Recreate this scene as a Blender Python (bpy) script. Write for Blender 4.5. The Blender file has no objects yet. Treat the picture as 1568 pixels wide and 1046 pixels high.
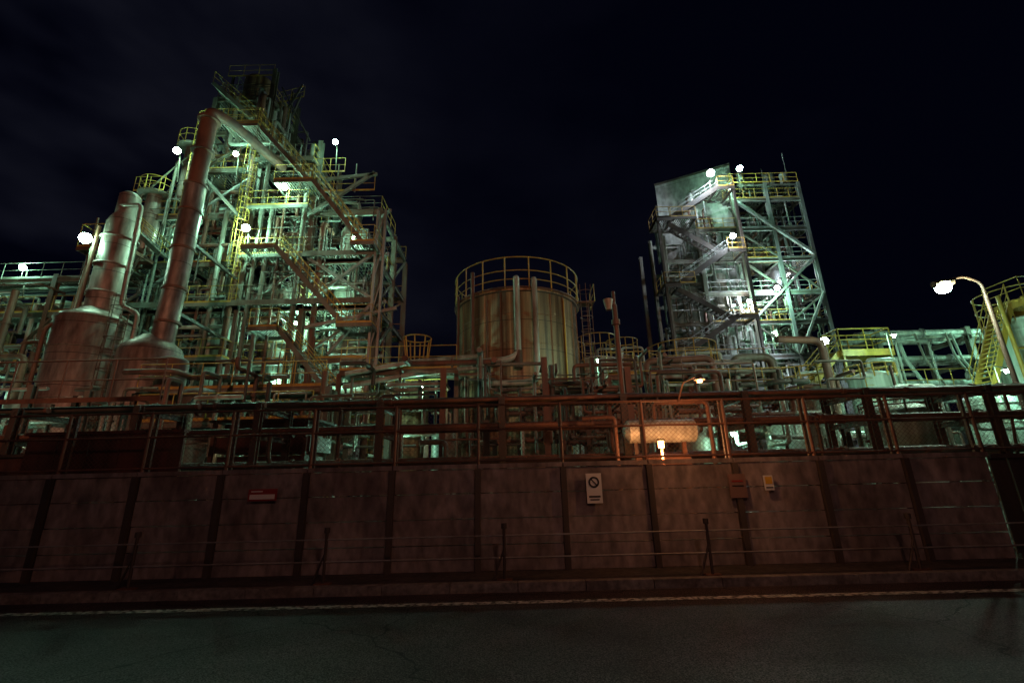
import bpy, math, random
from mathutils import Vector, Matrix
random.seed(7)
S=bpy.context.scene
V=Vector
# ------------------------------------------------------------------ materials
def newmat(name):
    m=bpy.data.materials.new(name); m.use_nodes=True
    nt=m.node_tree; b=nt.nodes["Principled BSDF"]
    return m,nt,b
def N(nt,t,**k):
    n=nt.nodes.new(t)
    for a,v in k.items(): setattr(n,a,v)
    return n
def weathered(name,c1,c2,scale=1.5,rough=.6,metal=0.,lo=.42,hi=.62,zst=.25,bump=0,seam=0,fine=True):
    m,nt,b=newmat(name); L=nt.links
    tc=N(nt,'ShaderNodeTexCoord'); mp=N(nt,'ShaderNodeMapping'); mp.inputs['Scale'].default_value=(1,1,zst)
    L.new(tc.outputs['Object'],mp.inputs['Vector'])
    n1=N(nt,'ShaderNodeTexNoise'); n1.inputs['Scale'].default_value=scale; n1.inputs['Detail'].default_value=4; n1.inputs['Roughness'].default_value=.65
    L.new(mp.outputs[0],n1.inputs['Vector'])
    r=N(nt,'ShaderNodeValToRGB'); r.color_ramp.elements[0].position=lo; r.color_ramp.elements[1].position=hi
    r.color_ramp.elements[0].color=(*c1,1); r.color_ramp.elements[1].color=(*c2,1)
    L.new(n1.outputs['Fac'],r.inputs[0]); out=r.outputs[0]
    if fine:
        n2=N(nt,'ShaderNodeTexNoise'); n2.inputs['Scale'].default_value=scale*6; n2.inputs['Detail'].default_value=3
        L.new(mp.outputs[0],n2.inputs['Vector'])
        mr=N(nt,'ShaderNodeMapRange'); mr.inputs[1].default_value=.3; mr.inputs[2].default_value=.7; mr.inputs[3].default_value=.55; mr.inputs[4].default_value=1.25
        L.new(n2.outputs['Fac'],mr.inputs[0])
        mx=N(nt,'ShaderNodeMix',data_type='RGBA',blend_type='MULTIPLY'); mx.inputs[0].default_value=1
        L.new(out,mx.inputs[6]); L.new(mr.outputs[0],mx.inputs[7]); out=mx.outputs[2]
        if bump:
            bp=N(nt,'ShaderNodeBump'); bp.inputs['Strength'].default_value=bump; bp.inputs['Distance'].default_value=.02
            L.new(n2.outputs['Fac'],bp.inputs['Height']); L.new(bp.outputs[0],b.inputs['Normal'])
    if seam:
        sx=N(nt,'ShaderNodeSeparateXYZ'); L.new(tc.outputs['Object'],sx.inputs[0])
        md=N(nt,'ShaderNodeMath',operation='FRACT'); ml=N(nt,'ShaderNodeMath',operation='MULTIPLY'); ml.inputs[1].default_value=1/seam
        L.new(sx.outputs[2],ml.inputs[0]); L.new(ml.outputs[0],md.inputs[0])
        lt=N(nt,'ShaderNodeMath',operation='LESS_THAN'); lt.inputs[1].default_value=.03/seam
        L.new(md.outputs[0],lt.inputs[0])
        m2=N(nt,'ShaderNodeMix',data_type='RGBA'); L.new(lt.outputs[0],m2.inputs[0]); L.new(out,m2.inputs[6]); m2.inputs[7].default_value=(*[c*.3 for c in c2],1)
        out=m2.outputs[2]
    L.new(out,b.inputs['Base Color'])
    b.inputs['Roughness'].default_value=rough; b.inputs['Metallic'].default_value=metal
    return m
def plain(name,c,rough=.5,metal=0.,coat=0.):
    m,nt,b=newmat(name); b.inputs['Base Color'].default_value=(*c,1); b.inputs['Roughness'].default_value=rough
    b.inputs['Metallic'].default_value=metal; b.inputs['Coat Weight'].default_value=coat
    return m
def emis(name,c,s):
    m,nt,b=newmat(name); b.inputs['Base Color'].default_value=(*c,1)
    b.inputs['Emission Color'].default_value=(*c,1); b.inputs['Emission Strength'].default_value=s
    try: m.cycles.emission_sampling='NONE'
    except Exception: pass
    return m
M={}
M['rust']=weathered('rust_paint',(.18,.08,.05),(.08,.04,.03),1.2,.6,fine=False)
M['steel']=weathered('grey_steel_paint',(.18,.18,.15),(.09,.065,.045),.8,.55,fine=False)
M['dsteel']=weathered('dark_steel',(.08,.062,.05),(.045,.035,.03),1.0,.6,fine=False)
M['galv']=weathered('galvanised_steel',(.34,.35,.34),(.19,.17,.15),1.2,.45,.25,fine=False)
M['pale']=weathered('pale_pipe_paint',(.46,.50,.45),(.20,.16,.12),1.0,.45,fine=False)
M['yellow']=weathered('yellow_rail_paint',(.50,.31,.05),(.34,.19,.04),2.0,.5,fine=False)
M['clad']=weathered('aluminium_cladding',(.36,.29,.26),(.18,.12,.10),.8,.5,.4,seam=1.55)
M['tank']=weathered('tank_shell_paint',(.42,.27,.15),(.13,.065,.035),1.3,.5,.1,lo=.42,hi=.58,zst=.03,seam=1.6)
M['wtank']=weathered('white_tank_paint',(.60,.64,.58),(.32,.30,.23),.8,.5,zst=.1)
M['panel']=weathered('grey_wall_panel',(.48,.47,.45),(.27,.25,.23),.35,.75,zst=.5,seam=3.0)
M['red']=weathered('brown_red_panel',(.13,.04,.03),(.07,.025,.02),1.0,.6)
KEYS=list(M.keys())
# ------------------------------------------------------------------ mesh builder
class B:
    def __init__(s): s.v=[];s.f=[];s.m=[];s.s=[]
    def add(s,vs,fs,mat,sm=False):
        o=len(s.v); s.v+= [tuple(v) for v in vs]
        k=KEYS.index(mat)
        for f in fs: s.f.append([i+o for i in f]); s.m.append(k); s.s.append(sm)
    def box(s,x0,x1,y0,y1,z0,z1,mat):
        vs=[(x,y,z) for x in(x0,x1) for y in(y0,y1) for z in(z0,z1)]
        s.add(vs,[(0,1,3,2),(4,6,7,5),(0,4,5,1),(2,3,7,6),(0,2,6,4),(1,5,7,3)],mat)
    def beam(s,a,b,w,h,mat):
        a=V(a);b=V(b);d=b-a
        if d.length<1e-4:return
        d.normalize(); up=V((0,0,1)) if abs(d.z)<.95 else V((0,1,0))
        x=d.cross(up).normalized(); z=x.cross(d)
        vs=[]
        for p in(a,b):
            for i,j in((-1,-1),(1,-1),(1,1),(-1,1)): vs.append(p+x*(i*w/2)+z*(j*h/2))
        s.add(vs,[(0,3,2,1),(4,5,6,7),(0,1,5,4),(1,2,6,5),(2,3,7,6),(3,0,4,7)],mat)
    def hbeam(s,a,b,w,h,mat):   # I-section
        a=V(a);b=V(b);d=(b-a).normalized(); up=V((0,0,1)) if abs(d.z)<.95 else V((0,1,0))
        x=d.cross(up).normalized(); z=x.cross(d)
        s.beam(a+z*(h/2-.012),b+z*(h/2-.012),w,.024,mat); s.beam(a-z*(h/2-.012),b-z*(h/2-.012),w,.024,mat); s.beam(a,b,.02,h-.05,mat)
    def tube(s,pts,r,mat,seg=8,bend=None,r2=None):
        pts=[V(p) for p in pts]
        if bend is None: bend=r*2.2
        P=[pts[0]]
        for i in range(1,len(pts)-1):
            p=pts[i];a=(pts[i-1]-p);c=(pts[i+1]-p)
            k=min(bend,a.length*.45,c.length*.45)
            if k<1e-3: P.append(p); continue
            A=p+a.normalized()*k;C=p+c.normalized()*k
            for t in(0,.33,.67,1): P.append(A*(1-t)**2+p*2*t*(1-t)+C*t*t)
        P.append(pts[-1])
        Q=[P[0]]
        for p in P[1:]:
            if (p-Q[-1]).length>1e-4: Q.append(p)
        P=Q
        if len(P)<2:return
        d=(P[1]-P[0]).normalized(); ref=V((0,0,1)) if abs(d.z)<.9 else V((1,0,0))
        x=d.cross(ref).normalized()
        vs=[];n=len(P)
        for i,p in enumerate(P):
            if i==0:t=P[1]-P[0]
            elif i==n-1:t=P[-1]-P[-2]
            else:t=(P[i+1]-p).normalized()+(p-P[i-1]).normalized()
            t.normalize(); x=(x-t*x.dot(t)).normalized(); y=t.cross(x)
            rr=r if r2 is None else r+(r2-r)*i/(n-1)
            for k in range(seg):
                an=2*math.pi*k/seg; vs.append(p+x*math.cos(an)*rr+y*math.sin(an)*rr)
        fs=[]
        for i in range(n-1):
            for k in range(seg):
                k2=(k+1)%seg; fs.append((i*seg+k,i*seg+k2,(i+1)*seg+k2,(i+1)*seg+k))
        s.add(vs,fs,mat,True)
        s.add(vs[:seg],[tuple(range(seg-1,-1,-1))],mat); s.add(vs[-seg:],[tuple(range(seg))],mat)
    def lathe(s,cx,cy,prof,mat,seg=32,smooth=True):
        vs=[];n=len(prof)
        for r,z in prof:
            for k in range(seg):
                a=2*math.pi*k/seg; vs.append((cx+r*math.cos(a),cy+r*math.sin(a),z))
        fs=[]
        for i in range(n-1):
            for k in range(seg):
                k2=(k+1)%seg; fs.append((i*seg+k,i*seg+k2,(i+1)*seg+k2,(i+1)*seg+k))
        s.add(vs,fs,mat,smooth)
    def ring(s,cx,cy,z,r,tr,mat,seg=40,a0=0,a1=2*math.pi):
        pts=[(cx+r*math.cos(a0+(a1-a0)*i/seg),cy+r*math.sin(a0+(a1-a0)*i/seg),z) for i in range(seg+1)]
        s.tube(pts,tr,mat,4,bend=.0001)
    def rail(s,a,b,mat='yellow',h=1.1,t=.024,toe=True):
        a=V(a);b=V(b);L=(b-a).length;n=max(1,round(L/1.3));u=V((0,0,1))
        s.tube([a+u*h,b+u*h],t,mat,4); s.tube([a+u*h*.52,b+u*h*.52],t*.8,mat,4)
        for i in range(n+1):
            p=a.lerp(b,i/n); s.tube([p,p+u*h],t,mat,4)
        if toe: s.beam(a+u*.06,b+u*.06,.012,.12,mat)
    def cyl_rail(s,cx,cy,z,r,mat='yellow',h=1.1,n=14,t=.03,a0=0,a1=2*math.pi):
        s.ring(cx,cy,z+h,r,t,mat,a0=a0,a1=a1); s.ring(cx,cy,z+h*.55,r,t*.8,mat,a0=a0,a1=a1)
        for i in range(n):
            a=a0+(a1-a0)*i/n; x=cx+r*math.cos(a);y=cy+r*math.sin(a); s.tube([(x,y,z-.1),(x,y,z+h)],t,mat,5)
    def deck(s,x0,x1,y0,y1,z,mat='steel',sp=.16,edge='steel'):
        n=int((x1-x0)/sp)
        for i in range(n):
            x=x0+(i+.5)*sp; s.beam((x,y0,z),(x,y1,z),.06,.03,mat)
        m=int((y1-y0)/1.5)
        for j in range(m+1):
            y=y0+(y1-y0)*j/max(1,m); s.beam((x0,y,z-.03),(x1,y,z-.03),.04,.06,mat)
        for a,b in(((x0,y0),(x1,y0)),((x1,y0),(x1,y1)),((x1,y1),(x0,y1)),((x0,y1),(x0,y0))):
            s.beam((a[0],a[1],z-.12),(b[0],b[1],z-.12),.06,.22,edge)
    def stairs(s,a,b,w,mat='steel',rmat='yellow',side=V((0,1,0))):
        a=V(a);b=V(b);n=max(3,int(abs(b.z-a.z)/.22)); off=side*w
        for o in(V((0,0,0)),off): s.beam(a+o,b+o,.05,.26,mat)
        for i in range(n):
            p=a.lerp(b,(i+.5)/n); q=p+off
            s.beam(p,q,.24,.04,mat)
        u=V((0,0,1));L=(b-a).length;k=max(2,int(L/1.3))
        for o in(V((0,0,0)),off):
            s.tube([a+o+u*1.0,b+o+u*1.0],.024,rmat,4); s.tube([a+o+u*.55,b+o+u*.55],.02,rmat,4)
            for i in range(k+1):
                p=a.lerp(b,i/k)+o; s.tube([p,p+u],.022,rmat,4)
    def ladder(s,x,y,z0,z1,mat='yellow',cage=True):
        for d in(-.22,.22): s.tube([(x+d,y,z0),(x+d,y,z1)],.025,mat,4)
        z=z0
        while z<z1: s.beam((x-.22,y,z),(x+.22,y,z),.02,.02,mat); z+=.3
        if cage:
            z=z0+2.2
            while z<z1+.9: s.ring(x,y-.33,z,.36,.022,mat,seg=12); z+=.8
            for a in(-2.6,-1.57,-.5): s.beam((x+.36*math.cos(a),y-.33+.36*math.sin(a),z0+2.2),(x+.36*math.cos(a),y-.33+.36*math.sin(a),z1+.8),.025,.025,mat)
    def vessel(s,cx,cy,r,z0,z1,mat,seg=24):
        prof=[(0.01,z0-r*.45)]+[(r*math.sin(t),z0-r*.45*math.cos(t)) for t in(.4,.8,1.2)]+[(r,z0),(r,z1)]+[(r*math.sin(t),z1+r*.45*math.cos(t)) for t in(1.2,.8,.4)]+[(0.01,z1+r*.45)]
        s.lathe(cx,cy,prof,mat,seg)
        z=z0+.8
        while z<z1: s.lathe(cx,cy,[(r+.002,z),(r+.035,z+.01),(r+.035,z+.07),(r+.002,z+.08)],mat,seg); z+=1.7
        for k in range(4):
            a=math.pi/4+k*math.pi/2; s.beam((cx+r*.85*math.cos(a),cy+r*.85*math.sin(a),z0-1.4),(cx+r*.85*math.cos(a),cy+r*.85*math.sin(a),z0+.3),.14,.14,'steel')
    def hdrum(s,a,b,r,mat):
        a=V(a);b=V(b);d=(b-a).normalized()
        s.tube([a,b],r,mat,20); s.tube([b,b+d*r*.35],r*.98,mat,20,r2=r*.5); s.tube([a,a-d*r*.35],r*.98,mat,20,r2=r*.5)
    def flange(s,p,d,r,mat):
        p=V(p);d=V(d).normalized(); s.tube([p-d*.04,p+d*.04],r*1.5,mat,8)
    def obj(s,name,loc=None):
        me=bpy.data.meshes.new(name); me.from_pydata(s.v,[],s.f)
        used=sorted(set(s.m)); mp={k:i for i,k in enumerate(used)}
        for k in used: me.materials.append(M[KEYS[k]])
        me.polygons.foreach_set('material_index',[mp[k] for k in s.m]); me.polygons.foreach_set('use_smooth',s.s)
        me.update(); o=bpy.data.objects.new(name,me); S.collection.objects.link(o); return o
def pipes(b,n,xr,yr,zr,rr=(.04,.16),mats=('steel','pale','rust','galv'),hf=None,legs=(2,5),maxl=5):
    for _ in range(n):
        p=V((random.uniform(*xr),random.uniform(*yr),random.uniform(*zr)))
        if hf and p.z>hf(p.x): continue
        r=random.uniform(*rr)*random.choice((.6,.8,1,1)); pts=[p.copy()];ax=random.choice((0,1,2,2))
        for _l in range(random.randint(*legs)):
            q=pts[-1].copy(); st=random.uniform(.8,maxl)*random.choice((-1,1)); 
            if ax==1: st*=.4
            q[ax]+=st
            q.x=min(max(q.x,xr[0]),xr[1]);q.y=min(max(q.y,yr[0]),yr[1]);q.z=min(max(q.z,zr[0]),zr[1])
            if hf: q.z=min(q.z,max(zr[0],hf(q.x)-.3))
            if (q-pts[-1]).length>.3: pts.append(q)
            ax=random.choice([a for a in(0,1,2,2) if a!=ax])
        if len(pts)>1:
            m=random.choice(mats); b.tube(pts,r,m,7)
            for i in range(len(pts)-1):
                if random.random()<.5 and (pts[i+1]-pts[i]).length>1: b.flange(pts[i].lerp(pts[i+1],.5),pts[i+1]-pts[i],r,m)
# ------------------------------------------------------------------ world
w=bpy.data.worlds.new("World"); S.world=w; w.use_nodes=True; nt=w.node_tree; L=nt.links
bg=nt.nodes['Background']
sky=N(nt,'ShaderNodeTexSky',sky_type='NISHITA'); sky.sun_disc=False; sky.sun_elevation=math.radians(-4); sky.sun_rotation=math.radians(150)
tc=N(nt,'ShaderNodeTexCoord'); mp=N(nt,'ShaderNodeMapping'); mp.inputs['Scale'].default_value=(1,1,2.2); mp.inputs['Location'].default_value=(.1,.2,0)
L.new(tc.outputs['Generated'],mp.inputs[0])
cn=N(nt,'ShaderNodeTexNoise'); cn.inputs['Scale'].default_value=2.0; cn.inputs['Detail'].default_value=4; L.new(mp.outputs[0],cn.inputs['Vector'])
cr=N(nt,'ShaderNodeValToRGB'); cr.color_ramp.elements[0].position=.42; cr.color_ramp.elements[1].position=.8
cr.color_ramp.elements[0].color=(0,0,0,1); cr.color_ramp.elements[1].color=(1,1,1,1)
L.new(cn.outputs['Fac'],cr.inputs[0])
sx=N(nt,'ShaderNodeSeparateXYZ'); L.new(tc.outputs['Generated'],sx.inputs[0])
ms=N(nt,'ShaderNodeMapRange'); ms.inputs[1].default_value=-.1; ms.inputs[2].default_value=-.75; ms.inputs[3].default_value=.12; ms.inputs[4].default_value=1.0; L.new(sx.outputs[0],ms.inputs[0])
mm_=N(nt,'ShaderNodeMath',operation='MULTIPLY'); L.new(cr.outputs[0],mm_.inputs[0]); L.new(ms.outputs[0],mm_.inputs[1])
cm=N(nt,'ShaderNodeMix',data_type='RGBA'); L.new(mm_.outputs[0],cm.inputs[0]); cm.inputs[6].default_value=(.0005,.0007,.0030,1); cm.inputs[7].default_value=(.018,.019,.030,1)
sm=N(nt,'ShaderNodeMix',data_type='RGBA',blend_type='ADD'); sm.inputs[0].default_value=.002
L.new(cm.outputs[2],sm.inputs[6]); L.new(sky.outputs[0],sm.inputs[7]); L.new(sm.outputs[2],bg.inputs[0]); bg.inputs[1].default_value=1.0
fill_sun=bpy.data.lights.new('added_fill_sun','SUN'); fill_sun.energy=.004; fill_sun.angle=math.radians(.5); fill_sun.color=(.7,.8,1)  # faint sun lamp added to lift silhouettes, no actual moon
mo=bpy.data.objects.new('added_fill_sun',fill_sun); mo.rotation_euler=(math.radians(50),0,math.radians(30)); S.collection.objects.link(mo)
# ------------------------------------------------------------------ camera
cam=bpy.data.cameras.new('camera'); cam.lens=16.0; cam.sensor_width=36; cam.clip_end=3000
co=bpy.data.objects.new('camera',cam); S.collection.objects.link(co); S.camera=co
co.matrix_world=Matrix.Translation((0,0,1.6))@Matrix.Rotation(math.radians(90+16.7),4,'X')@Matrix.Rotation(math.radians(-1.4),4,'Z')
S.view_settings.view_transform='Standard'; S.view_settings.look='None'; S.view_settings.exposure=0
# ------------------------------------------------------------------ ground, road, sidewalk
def sheet(name,x0,x1,y0,y1,z,mat):
    me=bpy.data.meshes.new(name); me.from_pydata([(x0,y0,z),(x1,y0,z),(x1,y1,z),(x0,y1,z)],[],[(0,1,2,3)]); me.materials.append(mat)
    o=bpy.data.objects.new(name,me); S.collection.objects.link(o); return o
def asphalt(name,c,crack=True):
    m,nt,b=newmat(name);L=nt.links
    tc=N(nt,'ShaderNodeTexCoord')
    n=N(nt,'ShaderNodeTexNoise'); n.inputs['Scale'].default_value=70; n.inputs['Detail'].default_value=4; L.new(tc.outputs['Object'],n.inputs['Vector'])
    n2=N(nt,'ShaderNodeTexNoise'); n2.inputs['Scale'].default_value=.7; n2.inputs['Detail'].default_value=6; L.new(tc.outputs['Object'],n2.inputs['Vector'])
    r=N(nt,'ShaderNodeValToRGB'); r.color_ramp.elements[0].position=.40; r.color_ramp.elements[1].position=.68
    r.color_ramp.elements[0].color=(*[k*.3 for k in c],1); r.color_ramp.elements[1].color=(*[k*3.4 for k in c],1); L.new(n.outputs['Fac'],r.inputs[0])
    mr=N(nt,'ShaderNodeMapRange'); mr.inputs[1].default_value=.3; mr.inputs[2].default_value=.7; mr.inputs[3].default_value=.5; mr.inputs[4].default_value=1.35; L.new(n2.outputs['Fac'],mr.inputs[0])
    mx=N(nt,'ShaderNodeMix',data_type='RGBA',blend_type='MULTIPLY'); mx.inputs[0].default_value=1; L.new(r.outputs[0],mx.inputs[6]); L.new(mr.outputs[0],mx.inputs[7])
    out=mx.outputs[2]
    if crack:
        wv=N(nt,'ShaderNodeTexNoise'); wv.inputs['Scale'].default_value=2.5; wv.inputs['Detail'].default_value=5; L.new(tc.outputs['Object'],wv.inputs['Vector'])
        ad=N(nt,'ShaderNodeMix',data_type='VECTOR'); ad.inputs[0].default_value=.3; L.new(tc.outputs['Object'],ad.inputs[4]); L.new(wv.outputs['Color'],ad.inputs[5])
        vo=N(nt,'ShaderNodeTexVoronoi',feature='DISTANCE_TO_EDGE'); vo.inputs['Scale'].default_value=.33; L.new(ad.outputs[1],vo.inputs['Vector'])
        lt=N(nt,'ShaderNodeMath',operation='LESS_THAN'); lt.inputs[1].default_value=.0025; L.new(vo.outputs['Distance'],lt.inputs[0])
        m3=N(nt,'ShaderNodeMix',data_type='RGBA'); L.new(lt.outputs[0],m3.inputs[0]); L.new(out,m3.inputs[6]); m3.inputs[7].default_value=(.008,.008,.008,1); out=m3.outputs[2]
    L.new(out,b.inputs['Base Color']); b.inputs['Roughness'].default_value=.75; b.inputs['Specular IOR Level'].default_value=.22
    bp=N(nt,'ShaderNodeBump'); bp.inputs['Strength'].default_value=1; bp.inputs['Distance'].default_value=.015; L.new(n.outputs['Fac'],bp.inputs['Height']); L.new(bp.outputs[0],b.inputs['Normal'])
    return m
sheet('ground',-900,900,-900,1400,0,asphalt('gravel_ground',(.06,.055,.045),False))
sheet('road',-300,300,-6,7.42,.004,asphalt('asphalt',(.038,.030,.032)))
m,nt,b_=newmat('added_line_paint'); L=nt.links
tc=N(nt,'ShaderNodeTexCoord');n=N(nt,'ShaderNodeTexNoise');n.inputs['Scale'].default_value=14;n.inputs['Detail'].default_value=6;L.new(tc.outputs['Object'],n.inputs['Vector'])
r=N(nt,'ShaderNodeValToRGB');r.color_ramp.elements[0].position=.40;r.color_ramp.elements[1].position=.58;r.color_ramp.elements[0].color=(.04,.04,.04,1);r.color_ramp.elements[1].color=(.6,.6,.58,1)
L.new(n.outputs['Fac'],r.inputs[0]);L.new(r.outputs[0],b_.inputs['Base Color']);b_.inputs['Roughness'].default_value=.7
sheet('added_edge_line',-300,300,6.78,6.92,.008,m)  # made-up pale line, added in place of a thin headlight streak
KEYS+= ['conc','kerb','walk']
M['conc']=weathered('precast_concrete_wall',(.36,.30,.285),(.14,.11,.105),1.1,.85,zst=.5,lo=.33,hi=.68,bump=.4)
M['kerb']=weathered('kerb_concrete',(.26,.24,.22),(.15,.13,.12),2.,.85,zst=1)
M['walk']=weathered('sidewalk_asphalt',(.085,.07,.065),(.05,.045,.04),2.,.85,zst=1)
b=B()
x=-40
while x<60: b.box(x+.006,x+.994,7.42,7.57,0,.13,'kerb'); x+=1
b.obj('kerb')
b=B(); b.box(-60,80,7.575,8.6,0,.10,'walk'); b.obj('sidewalk')
# ------------------------------------------------------------------ boundary wall
wall=B(); SP=1.53; x0=-2.2-SP*20
xs=[x0+i*SP for i in range(46)]
for i,x in enumerate(xs[:-1]):
    if x>8.5: 
        continue
    for k in range(4):
        z=.10+k*.42; wall.box(x+.05,x+SP-.05,8.5+random.uniform(-.008,.008),8.62,z+.007,z+.411,'conc')
    wall.box(x+.01,x+SP-.01,8.47,8.66,1.782,1.86,'conc')
    wall.beam((x,8.45,.09),(x,8.45,1.78),.10,.06,'dsteel'); wall.beam((x,8.56,.09),(x,8.56,1.78),.11,.12,'dsteel')
wall.obj('concrete_boundary_wall')
g=B()   # dark steel sliding gate on the right
for i in range(0,60): g.beam((8.75+i*.35,8.6,.15),(8.75+i*.35,8.6,1.75),.30,.03,'dsteel')
g.beam((8.6,8.57,1.78),(30,8.57,1.78),.08,.08,'dsteel'); g.beam((8.6,8.57,.14),(30,8.57,.14),.08,.08,'dsteel'); g.obj('steel_sliding_gate')
# fence
fe=B()
for x in xs:
    fe.tube([(x,8.56,1.85),(x,8.56,2.95)],.03,'rust',6); fe.beam((x,8.7,1.2),(x,8.7,2.95),.05,.05,'dsteel')
for z in(1.92,2.48,2.93): fe.tube([(xs[0],8.56,z),(xs[-1],8.56,z)],.022,'rust',6)
c_=.09;n_=int(38/c_)
for j in range(12):
    z=1.93+j*c_*.93; z2=z+c_*.93
    vs=[];fs=[]
    for i in range(n_):
        x=-16+i*c_
        for (xa,xb,yy) in((x,x+c_,8.58),(x+c_,x,8.584)):
            o=len(vs); t_=.004
            vs+=[(xa-t_,yy,z),(xa+t_,yy,z),(xb+t_,yy,z2),(xb-t_,yy,z2)]; fs.append((o,o+1,o+2,o+3))
    fe.add(vs,fs,'rust')
fe.obj('chain_link_fence')
# low guard rail at the road side
gr=B()
for x in(-9.2,-6.0,-3.0,-.2,3.0,6.2,9.3):
    gr.tube([(x,7.75,.1),(x,7.75,.85)],.025,'dsteel',8); gr.tube([(x,7.75,.84),(x,7.75,.92)],.045,'dsteel',8); gr.beam((x-.12,7.75,.11),(x+.12,7.75,.11),.12,.03,'rust')
    gr.tube([(x-.18,7.75,.1),(x,7.75,.55)],.018,'dsteel',6)
for z in(.42,.74): gr.tube([(-14,7.75,z),(14,7.75,z)],.014,'galv',6)
gr.obj('roadside_pipe_barrier')
# ------------------------------------------------------------------ left: clad columns
c=B(); cx,cy=-21.3,22
c.lathe(cx,cy,[(1.62,0),(1.62,9.7),(1.5,9.9),(.9,10.25),(.78,10.4)],'clad',36)
for z in(.6,3.1,5.6,8.1,9.65): c.lathe(cx,cy,[(1.63,z),(1.68,z+.01),(1.68,z+.09),(1.63,z+.1)],'clad',36)
c.lathe(cx+.1,cy,[(.78,10.3),(.74,15.4),(.6,15.8),(.5,16.0),(.5,17.2),(.3,17.4),(.01,17.45)],'clad',28)
for z in(11.2,12.8,14.4): c.lathe(cx+.1,cy,[(.77,z),(.85,z+.01),(.85,z+.1),(.77,z+.11)],'clad',28)
c.ladder(cx+1.85,cy-.6,0,10,'rust')
c.tube([(cx+.1,cy-.4,16.4),(cx+1.2,cy-.4,16.4),(cx+1.2,cy-.2,10.6),(cx+2,cy,10.2),(cx+2,cy,2)],.12,'clad',10)
c.tube([(cx-1.0,cy-1.5,0),(cx-1.0,cy-1.5,9),(cx-.6,cy-.6,10.2),(cx-.6,cy-.6,15)],.09,'rust',8)
c.obj('clad_distillation_column')
c=B(); cx,cy=-17.35,21
c.lathe(cx,cy,[(1.3,0),(1.3,7.7),(1.2,8.0),(.7,8.4),(.5,8.6)],'clad',32)
for z in(.8,2.9,5.0,7.1): c.lathe(cx,cy,[(1.31,z),(1.36,z+.01),(1.36,z+.09),(1.31,z+.1)],'clad',32)
cx=-16.85
c.tube([(cx-.1,cy,8),(cx,cy,12),(cx,cy,17)],.5,'clad',20,bend=.3); c.tube([(cx,cy,17),(cx,cy,21.5)],.42,'rust',20)
for z in(9.2,11,13.2,15.4,17,19.2,21.3): c.tube([(cx,cy,z),(cx,cy,z+.12)],.57,'rust',20)
c.tube([(cx,cy,21.4),(cx,cy,22.0),(cx+.5,cy+1.0,22.2),(cx+1.7,cy+5,22.0)],.3,'rust',14,bend=.5)
for z in(10,14,18): c.beam((cx,cy,z),(cx-.5,27,z),.12,.16,'dsteel')
c.obj('exhaust_stack_column')
# ------------------------------------------------------------------ left process tower
def HL(x):
    if x<-23: return 20.5
    if x<-20.8: return 25.5
    if x<-16: return 30.5
    if x<-13: return 24.5
    return 20.0
t=B()
X=[-25,-21,-17,-13,-8.5]; Y=[26.5,30,33.5]; CH={-25:20.5,-21:28.5,-17:31,-13:24.5,-8.5:19}
FZ=[5.2,8.8,12.2,15.4,18.9,22.5,25.6,28.6]
for x in X:
    for y in Y:
        t.hbeam((x,y,0),(x,y,CH[x]+(0 if y<33 else -.5)),.32,.32,'steel')
for i in range(4):
    a,bb=X[i],X[i+1]; top=min(CH[a],CH[bb])
    for z in FZ:
        if z>top+.4: continue
        for y in Y: t.hbeam((a,y,z-.2),(bb,y,z-.2),.18,.34,'steel')
        for xx in (a,bb):
            t.hbeam((xx,Y[0],z-.2),(xx,Y[2],z-.2),.18,.34,'steel')
        ya,yb=(Y[0],Y[2]) if random.random()<.55 else ((Y[0],Y[1]) if random.random()<.6 else (Y[1],Y[2]))
        t.deck(a+.1,bb-.1,ya,yb,z,'steel',.2)
        ex=.0 if random.random()<.5 else .9
        if ex: t.deck(a,bb,Y[0]-ex,Y[0],z,'steel',.2)
        t.rail((a,Y[0]-ex,z),(bb,Y[0]-ex,z),random.choice(('yellow','yellow','steel')))
        t.rail((a,Y[0]-ex,z),(a,Y[1],z)); t.rail((bb,Y[0]-ex,z),(bb,Y[1],z))
        t.rail((a,Y[2],z),(bb,Y[2],z))
    for k,z in enumerate([0]+FZ[:-1]):
        z2=FZ[k]
        if z2>top: continue
        if random.random()<.55:
            y=random.choice((Y[0],Y[0],Y[2])); t.beam((a,y,z),(bb,y,z2-.3),.14,.14,'galv' if random.random()<.3 else 'steel')
            if random.random()<.4: t.beam((bb,y+.15,z),(a,y+.15,z2-.3),.14,.14,'steel')
    for y0,y1 in((Y[0],Y[1]),(Y[1],Y[2])):
        for k in range(len(FZ)-1):
            if FZ[k+1]<=CH[bb] and random.random()<.6: t.beam((bb,y0,FZ[k]),(bb,y1,FZ[k+1]-.3),.12,.12,'steel')
# outer right bracing leg with cantilevers
for z in(5.2,8.8,12.2,15.4,18.5): t.beam((-8.5,26.5,z-.2),(-7.6,25.6,z-.2),.12,.2,'galv')
t.beam((-12.5,26,10.6),(-7.0,26,11.7),.16,.2,'galv'); t.beam((-12,25.8,20.9),(-8.7,25.8,21.2),.16,.2,'steel'); t.beam((-13,25.8,18.2),(-8.9,25.8,21.3),.16,.2,'steel')
for x in(-8.4,-7.9): t.beam((x,25.6,4),(x,25.6,18.3),.14,.16,'galv')
for k in range(6): t.beam((-8.4,25.6,4+k*2.4),(-7.9,25.6,6.4+k*2.4),.06,.06,'galv')
for (a0,z0_,a1,z1_) in((-13,15.4,-8.4,12.2),(-12.5,12.4,-8.4,15.4),(-11,8.9,-8.4,12),(-13,5.3,-8.6,8.6)): t.beam((a0,26.1,z0_),(a1,25.7,z1_),.15,.18,'galv')
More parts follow.
